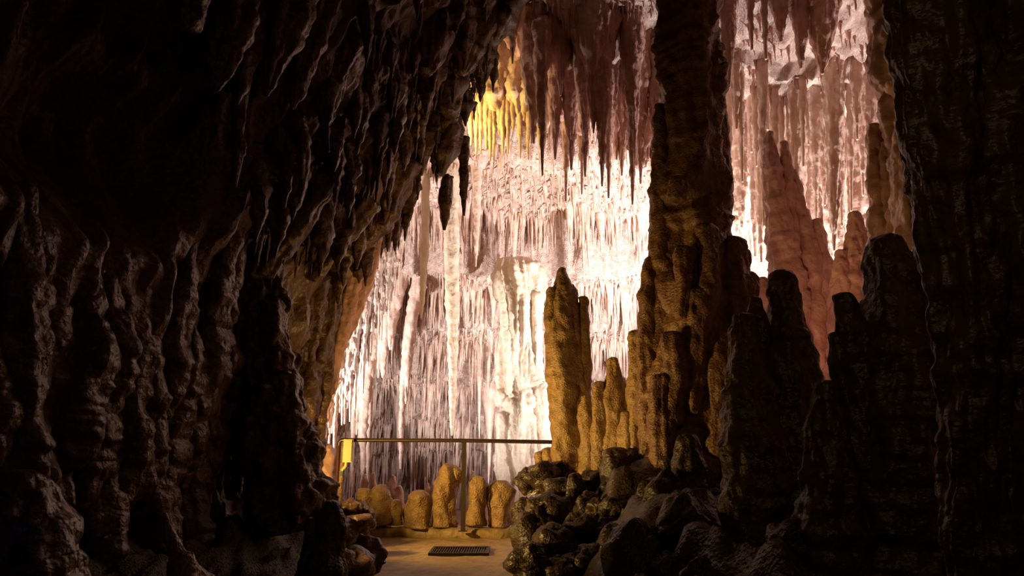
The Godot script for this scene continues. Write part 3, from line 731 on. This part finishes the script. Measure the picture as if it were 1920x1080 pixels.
func right_side() -> void:
	var o := {"fl": 0.16, "ff": 0.8, "bm": 0.22, "bf": 3.5, "kn": 0.16, "kf": 3.5}
	# the great column
	var col := base("great_column", P(1300, 960, 6.0), "great knobby brown column rising to the roof right of the opening", "column")
	parts(col, "shaft", 6.0, [[[1310, 1010, 240], [1308, 860, 200], [1303, 700, 160], [1300, 560, 140], [1300, 420, 116], [1300, 280, 108], [1296, 150, 106], [1291, 60, 104], [1288, -90, 110]]], "umber", {"fl": 0.3, "ff": 0.8, "bm": 0.28, "bf": 2.6, "kn": 0.2, "kf": 2.4, "round": false})
	parts(col, "side_pillar", 6.0, [[[1252, 760, 50], [1246, 560, 50], [1243, 400, 44], [1240, 280, 34], [1238, 196, 22]], [[1222, 880, 40], [1216, 700, 36], [1214, 620, 34], [1216, 560, 30], [1218, 482, 18]], [[1340, 480, 60], [1345, 300, 40], [1342, 140, 30], [1338, 110, 20]]], "umber", o)
	parts(col, "shoulder", 5.8, [[[1380, 760, 70], [1378, 600, 70], [1376, 500, 48], [1375, 444, 34]], [[1392, 620, 50], [1402, 540, 40], [1404, 508, 26]], [[1388, 520, 36], [1392, 480, 28], [1390, 466, 20]]], "umber", o)
	parts(col, "knob", 5.6, [[[1310, 540, 36], [1306, 610, 50], [1300, 700, 40], [1298, 780, 30]], [[1270, 330, 26], [1272, 350, 34], [1268, 380, 20]], [[1260, 620, 40], [1265, 720, 44], [1262, 800, 40]], [[1345, 620, 40], [1350, 740, 46], [1345, 860, 44]], [[1285, 460, 34], [1280, 540, 30], [1276, 600, 24]], [[1325, 420, 34], [1330, 520, 36], [1322, 600, 28]],
		[[1240, 700, 34], [1240, 800, 40], [1245, 880, 44]]], "umber", {"fl": 0.2, "bm": 0.3, "bf": 4, "kn": 0.2, "kf": 5, "rs": true})
	parts(col, "ledge", 5.9, [[[1250, 120, 40], [1290, 128, 60], [1340, 132, 50], [1352, 150, 30]]], "umber", {"bm": 0.3, "rs": true})
	# warm stalagmites in front of the chamber
	cluster("stalagmite_cluster", "tall three-spired warm lit stalagmite cluster at the railing's right end", "stalagmite", 7.3, [
		[[1066, 910, 56], [1060, 780, 50], [1056, 660, 54], [1056, 590, 44], [1055, 540, 30], [1054, 501, 10]], [[1042, 700, 24], [1036, 620, 26], [1036, 570, 24], [1036, 538, 14]], [[1084, 760, 30], [1075, 640, 34], [1070, 570, 26], [1068, 532, 16]],
		[[1088, 900, 36], [1086, 780, 34], [1088, 720, 26], [1090, 690, 16]], [[1096, 760, 18], [1096, 660, 22], [1094, 600, 20], [1093, 555, 12]]], "ochre", o)
	spire("stalagmite", "slim warm stalagmite right of the three-spired cluster", "stalagmite", 7.1, [[1106, 915, 36], [1106, 840, 34], [1100, 780, 28], [1102, 740, 16]], "ochre", o)
	cluster("stalagmite_cluster", "stepped warm stalagmite cluster with a stubby round head", "stalagmite", 7.0, [[[1150, 910, 56], [1150, 800, 50], [1150, 730, 36], [1150, 700, 26], [1150, 669, 20]], [[1128, 900, 34], [1126, 780, 30], [1124, 714, 18]], [[1164, 860, 36], [1166, 760, 34], [1160, 704, 20]]], "ochre", o)
	cluster("stalagmite_cluster", "bottle-headed warm stalagmite left against the great column", "stalagmite", 6.7, [[[1196, 910, 56], [1200, 800, 50], [1198, 710, 38], [1196, 660, 28], [1195, 632, 26], [1194, 618, 22]], [[1180, 900, 36], [1176, 820, 34], [1178, 770, 20]], [[1212, 800, 30], [1210, 720, 28], [1208, 664, 16]]], "ochre", o)
	for r in [["short stub under the railing's right end", 1030, 900, 838, 36], ["low pointed knob left of the short stub", 1000, 905, 872, 30], ["short leaning stub at the cluster's foot", 1016, 905, 845, 24]]:
		spire("small_stalagmite", r[0], "stalagmite", 7.4, [[r[1], r[2] + 20, r[4] * 1.3], [r[1], (r[2] + r[3]) * 0.5, r[4]], [r[1] - 3, r[3], r[4] * 0.5]], "ochre", o)
	# rubble heap
	var heap := struct("floor_003", grid(90, 80, func(u: float, w: float) -> Vector3:
		var x := lerpf(0.05, 3.2, u)
		var d := lerpf(2.6, 8.0, w)
		var y := heap_h(x, d)
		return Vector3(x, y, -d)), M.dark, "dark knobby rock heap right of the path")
	var n := 0
	var spots := [[990, 905, 44, 40, 6.6], [1020, 895, 60, 44, 6.5], [1050, 890, 50, 40, 6.6], [985, 965, 50, 50, 6.0], [1030, 960, 90, 60, 5.8], [1000, 1000, 70, 80, 5.6], [1060, 925, 70, 50, 6.1], [1120, 905, 60, 40, 6.2], [1150, 925, 56, 46, 5.9], [1190, 910, 70, 46, 5.9], [1100, 955, 46, 50, 5.6], [1120, 965, 40, 44, 5.5],
		[1160, 965, 60, 56, 5.4], [1175, 945, 50, 40, 5.5], [1090, 990, 60, 50, 5.3], [1040, 1020, 80, 60, 5.2], [1000, 1060, 80, 70, 5.0], [1060, 1070, 70, 50, 4.9], [1110, 1050, 80, 50, 4.9], [1160, 1020, 70, 60, 4.9], [1200, 980, 60, 60, 5.1], [1230, 1030, 80, 70, 4.6], [1180, 1075, 80, 60, 4.5], [1250, 950, 90, 110, 5.0], [1290, 1010, 110, 130, 4.6], [1215, 900, 44, 40, 6.0], [1260, 1075, 100, 70, 4.2]]
	var tally := {}
	var looks := ["small", "rounded", "flat-topped", "knobbly", "squat", "broad", "bulging", "glistening", "rough"]
	var places := ["at the top of the dark heap below the warm spires", "on the heap's left edge over the path", "midway down the dark heap"]
	for r in spots:
		var at := P(r[0], r[1], r[4])
		var s: float = depth_along(at) / F * 0.5
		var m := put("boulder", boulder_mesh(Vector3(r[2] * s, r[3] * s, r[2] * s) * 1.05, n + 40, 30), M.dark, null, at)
		var where := "at the top of the dark heap below the warm spires" if r[1] < 930 else ("on the heap's left edge over the path" if r[0] < 1050 else ("halfway down the heap under the great column" if r[1] < 1000 else "at the heap's foot by the bottom edge"))
		tally[where] = int(tally.get(where, -1)) + 1
		metas(m, "%s dark rock %s" % [looks[tally[where]], where], "rock")
		n += 1
	for k in 44:
		var x := rng.randf_range(0.35, 2.6)
		var d := rng.randf_range(3.4, 6.6)
		var top := heap_h(x, d)
		var z := rng.randf_range(0.07, 0.19)
		var m := put("boulder", boulder_mesh(Vector3(z, z * rng.randf_range(0.8, 1.2), z), 90 + k, 24), M.dark, null, Vector3(x, top + z * 0.2, -d))
		metas(m, "dark knob of rock half sunk in the heap right of the path", "rock", "dark knobs covering the heap")
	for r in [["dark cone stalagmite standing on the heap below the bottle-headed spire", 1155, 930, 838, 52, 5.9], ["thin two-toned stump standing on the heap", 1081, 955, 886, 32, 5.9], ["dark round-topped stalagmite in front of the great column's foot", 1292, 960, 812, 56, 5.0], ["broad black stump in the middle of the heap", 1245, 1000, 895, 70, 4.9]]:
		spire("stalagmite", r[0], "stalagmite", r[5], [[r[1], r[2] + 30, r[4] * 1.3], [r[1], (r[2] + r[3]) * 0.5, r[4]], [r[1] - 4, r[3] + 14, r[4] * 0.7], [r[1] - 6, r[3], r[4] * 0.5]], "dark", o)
	# reddish stalagmites at the right opening
	cluster("stalagmite_cluster", "tall reddish stalagmite mass with several spires lit from behind", "stalagmite", 8.0, [
		[[1500, 780, 90], [1488, 640, 78], [1474, 500, 62], [1458, 400, 44], [1448, 320, 30], [1443, 270, 20], [1443, 246, 12]], [[1490, 560, 40], [1482, 420, 32], [1474, 320, 22], [1470, 264, 12]], [[1540, 760, 50], [1524, 600, 50], [1514, 470, 42], [1509, 420, 28], [1507, 391, 16]],
		[[1560, 700, 44], [1550, 580, 42], [1540, 480, 32], [1533, 430, 22], [1530, 410, 14]], [[1506, 440, 30], [1496, 370, 22], [1489, 318, 12]], [[1480, 640, 50], [1450, 580, 54], [1432, 540, 34], [1420, 522, 20]]], "pink", {"fl": 0.2, "ff": 0.8, "bm": 0.2, "bf": 3})
	cluster("stalagmite_cluster", "reddish bulb-headed stalagmite with a small neighbour", "stalagmite", 7.4, [[[1610, 700, 84], [1612, 560, 70], [1610, 480, 46], [1606, 430, 28], [1604, 408, 24], [1603, 396, 18]], [[1576, 700, 50], [1578, 560, 40], [1578, 468, 16]]], "pink", o)
	for r in [["tall dark red stalagmite with rounded tip near the right", 1645, 520, 232, 46, 5.6], ["slim dark red stalagmite touching the tall rounded one", 1666, 500, 264, 36, 5.5], ["tall slanting dark stalagmite reaching highest on the right", 1710, 480, 150, 74, 5.2]]:
		spire("stalagmite", r[0], "stalagmite", r[5], [[r[1] + 14, r[2] + 80, r[4] * 1.2], [r[1] + 8, (r[2] + r[3]) * 0.5, r[4]], [r[1] - 4, r[3] + 40, r[4] * 0.6], [r[1] - 8 if r[5] > 5.3 else r[1] - 44, r[3], r[4] * 0.3]], "pink", o)
	for r in [["dark red hanging column at the right edge of the bright window", 1695, 90, 5.4], ["dark red hanging column beside the light slit", 1735, 70, 5.0], ["dark brown hanging column right of the light slit", 1800, 80, 4.6]]:
		spire("flowstone_column", r[0], "column", r[3], [[r[1] - 10, -120, r[2] * 1.4], [r[1], 150, r[2]], [r[1] + 14, 380, r[2] * 0.9], [r[1] + 30, 640, r[2] * 1.1]], "pink" if r[3] > 5.2 else "brown", {"fl": 0.3, "ff": 0.8, "bm": 0.3})
	# dark near stalagmites and flowstone masses
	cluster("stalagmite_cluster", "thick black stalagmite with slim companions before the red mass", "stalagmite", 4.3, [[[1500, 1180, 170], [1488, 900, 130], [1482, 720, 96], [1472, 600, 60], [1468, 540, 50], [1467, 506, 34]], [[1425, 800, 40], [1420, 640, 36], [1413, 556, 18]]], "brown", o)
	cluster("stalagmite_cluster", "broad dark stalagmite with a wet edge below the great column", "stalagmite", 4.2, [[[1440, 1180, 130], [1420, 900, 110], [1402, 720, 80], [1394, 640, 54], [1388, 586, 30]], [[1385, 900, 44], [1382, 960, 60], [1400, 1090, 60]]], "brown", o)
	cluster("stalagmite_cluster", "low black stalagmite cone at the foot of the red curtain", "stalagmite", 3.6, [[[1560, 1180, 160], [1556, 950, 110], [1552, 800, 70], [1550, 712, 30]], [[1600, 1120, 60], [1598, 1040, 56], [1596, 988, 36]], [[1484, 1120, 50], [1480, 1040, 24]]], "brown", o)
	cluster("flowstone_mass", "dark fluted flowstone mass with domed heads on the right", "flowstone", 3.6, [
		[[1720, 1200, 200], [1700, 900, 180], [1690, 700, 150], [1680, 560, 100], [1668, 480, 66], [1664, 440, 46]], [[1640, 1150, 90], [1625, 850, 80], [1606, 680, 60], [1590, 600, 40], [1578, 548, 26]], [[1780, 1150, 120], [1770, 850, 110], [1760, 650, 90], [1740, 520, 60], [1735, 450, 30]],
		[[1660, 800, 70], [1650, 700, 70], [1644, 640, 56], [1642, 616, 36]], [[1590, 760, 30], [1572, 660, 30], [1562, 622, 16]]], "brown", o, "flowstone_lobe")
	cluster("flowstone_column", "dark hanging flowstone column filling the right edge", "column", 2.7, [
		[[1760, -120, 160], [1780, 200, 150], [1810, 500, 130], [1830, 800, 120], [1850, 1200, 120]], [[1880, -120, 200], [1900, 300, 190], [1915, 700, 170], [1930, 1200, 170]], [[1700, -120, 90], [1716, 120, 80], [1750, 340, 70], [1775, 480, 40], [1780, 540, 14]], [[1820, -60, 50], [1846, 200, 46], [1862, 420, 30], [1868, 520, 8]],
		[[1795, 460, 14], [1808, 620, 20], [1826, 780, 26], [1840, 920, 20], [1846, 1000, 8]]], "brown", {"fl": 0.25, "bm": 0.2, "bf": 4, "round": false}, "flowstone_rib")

# ------------------------------------------------------------------ middle: railing, kerb, stumps, grate
func pipe(a: Vector3, b: Vector3, r: float, origin: Vector3) -> ArrayMesh:
	var q: Array[Vector3] = [a, a.lerp(b, 0.5), b]
	var rr: Array[float] = [r, r, r]
	return tube(q, rr, 16, 4, {"bm": 0.0, "round": false, "rg": 0.0, "fine": 0.0}, origin)

func box_mesh(s: Vector3) -> BoxMesh:
	var m := BoxMesh.new()
	m.size = s
	return m

func middle() -> void:
	# kerb
	struct("trim_1", grid(80, 14, func(u: float, w: float) -> Vector3:
		var x := lerpf(-1.75, 0.4, u)
		var front := 8.02 + 0.05 * sin(u * 7.0) + 0.03 * nA.get_noise_1d(x * 30)
		var prof := [Vector2(0, -0.02), Vector2(0.0, 0.03), Vector2(0.01, 0.07), Vector2(0.03, 0.09), Vector2(0.12, 0.10), Vector2(0.36, 0.09), Vector2(0.40, -0.3), Vector2(0.40, -1.2)]
		var s := w * (prof.size() - 1)
		var k := mini(int(s), prof.size() - 2)
		var p: Vector2 = prof[k].lerp(prof[k + 1], s - k)
		return Vector3(x, p.y + 0.012 * nB.get_noise_2d(x * 60, p.x * 60 + p.y * 50), -front - p.x)), M.floor, "low rounded concrete kerb along the platform edge")
	# stumps on the kerb
	var st := {"bm": 0.4, "bf": 4.0, "kn": 0.2, "kf": 6.0, "rs": false, "fine": 0.035, "rg": 0.06}
	for r in [["split golden stump at the left end of the kerb row", [[[686, 985, 34], [684, 950, 30], [686, 928, 28], [690, 916, 20]]]],
		["rounded golden stump joined to a smaller one at its right", [[[718, 985, 36], [716, 950, 34], [714, 925, 28], [714, 908, 18]], [[742, 985, 26], [742, 955, 24], [740, 936, 16]]]],
		["squat flat-topped golden stump in the middle of the row", [[[782, 990, 48], [784, 955, 38], [786, 930, 34], [786, 918, 28]]]],
		["tallest golden stump with a hooked forked head", [[[832, 988, 40], [834, 945, 36], [838, 905, 34], [844, 884, 26], [852, 874, 18]], [[846, 905, 24], [854, 886, 20], [861, 876, 14]]]],
		["narrow golden stump just right of the railing post", [[[892, 985, 34], [894, 945, 28], [896, 915, 24], [899, 892, 16]]]],
		["thick flat-headed golden stump at the right end of the row", [[[936, 988, 38], [938, 950, 38], [938, 918, 38], [938, 900, 30]]]],
		["tiny tan stump behind the layered rocks", [[[660, 975, 24], [660, 955, 22], [660, 942, 14]]]]]:
		if r[1].size() == 1: spire("stump", r[0], "stalagmite", 8.2, r[1][0], "ochre", st)
		else: cluster("stump", r[0], "stalagmite", 8.2, r[1], "ochre", st, "spire")
	# railing
	var D := 7.9
	var foot := P(868, 997, D)
	var rail := base("railing", foot, "metal pipe railing with a slim middle post across the platform edge", "railing")
	var a := P(640, 825, D)
	var b := P(869, 826, D)
	var c := P(1046, 829, D)
	put("handrail", pipe(a, b, 0.022, foot), M.metal, rail)
	put("handrail", pipe(b, c, 0.022, foot), M.metal, rail)
	var elbow: Array[Vector3] = [P(652, 825, D), P(642, 825, D), P(637, 828, D), P(635, 836, D)]
	var er: Array[float] = [0.022, 0.022, 0.022, 0.022]
	put("elbow", tube(elbow, er, 14, 16, {"bm": 0.0, "round": false, "rg": 0.0, "fine": 0.0}, foot), M.metal, rail)
	put("post", box_mesh(Vector3(0.05, (b.y - foot.y), 0.02)), M.metal, rail, Vector3(0, (b.y - foot.y) * 0.5, 0))
	put("foot_plate", box_mesh(Vector3(0.1, 0.012, 0.08)), M.metal, rail, Vector3(0, 0.01, 0))
	var pb := P(629, 960, D)
	var pa := P(635, 836, D)
	put("post", pipe(pa, pb, 0.02, foot), M.rust, rail)
	put("post_strip", pipe(P(646, 829, D), P(635, 950, D), 0.026, foot), M.ochre, rail)
	# electrical box and its pipe
	var bp := P(653, 845, D - 0.06)
	var eb := base("electrical_box", bp, "pale yellow box fixed to the railing's left post", "box")
	put("case", box_mesh(Vector3(0.1, 0.25, 0.06)), M.box, eb)
	put("lid", box_mesh(Vector3(0.088, 0.235, 0.012)), M.box, eb, Vector3(0, 0, 0.034))
	var hook: Array[Vector3] = [P(649, 865, D - 0.06), P(648, 874, D - 0.06), P(643, 880, D - 0.06), P(640, 882, D - 0.05)]
	var hr: Array[float] = [0.018, 0.018, 0.018, 0.018]
	put("conduit", tube(hook, hr, 12, 14, {"bm": 0.0, "rg": 0.0, "fine": 0.0}, bp), M.box, eb)
	put("cable_clamp", box_mesh(Vector3(0.04, 0.05, 0.05)), M.black, eb, P(640, 888, D - 0.05) - bp)
	# floor grate
	var gp := P(863, 1028, 6.95)
	gp.y = 0.01
	var g := base("floor_grate", gp, "dark rectangular metal drain grate set in the path", "grate")
	for s in [-1, 1]:
		put("frame_bar", box_mesh(Vector3(0.56, 0.024, 0.025)), M.grate, g, Vector3(0, 0.006, s * 0.21))
		put("frame_bar", box_mesh(Vector3(0.025, 0.024, 0.44)), M.grate, g, Vector3(s * 0.27, 0.006, 0))
	for k in 22: put("slat", box_mesh(Vector3(0.011, 0.016, 0.41)), M.grate, g, Vector3(-0.25 + k * 0.0238, 0.004, 0))
	# rusty wire basket end against the heap
	var wb := base("wire_mesh", P(968, 1020, 6.2), "scrap of rusty wire mesh leaning on the heap by the path", "wire mesh")
	for k in 4:
		put("wire", pipe(P(963 + k * 7, 1008 - k * 2, 6.2), P(963 + k * 7, 1032, 6.2), 0.004, wb.position), M.rust, wb)
		put("wire", pipe(P(962, 1010 + k * 7, 6.2), P(988, 1004 + k * 7, 6.2), 0.004, wb.position), M.rust, wb)
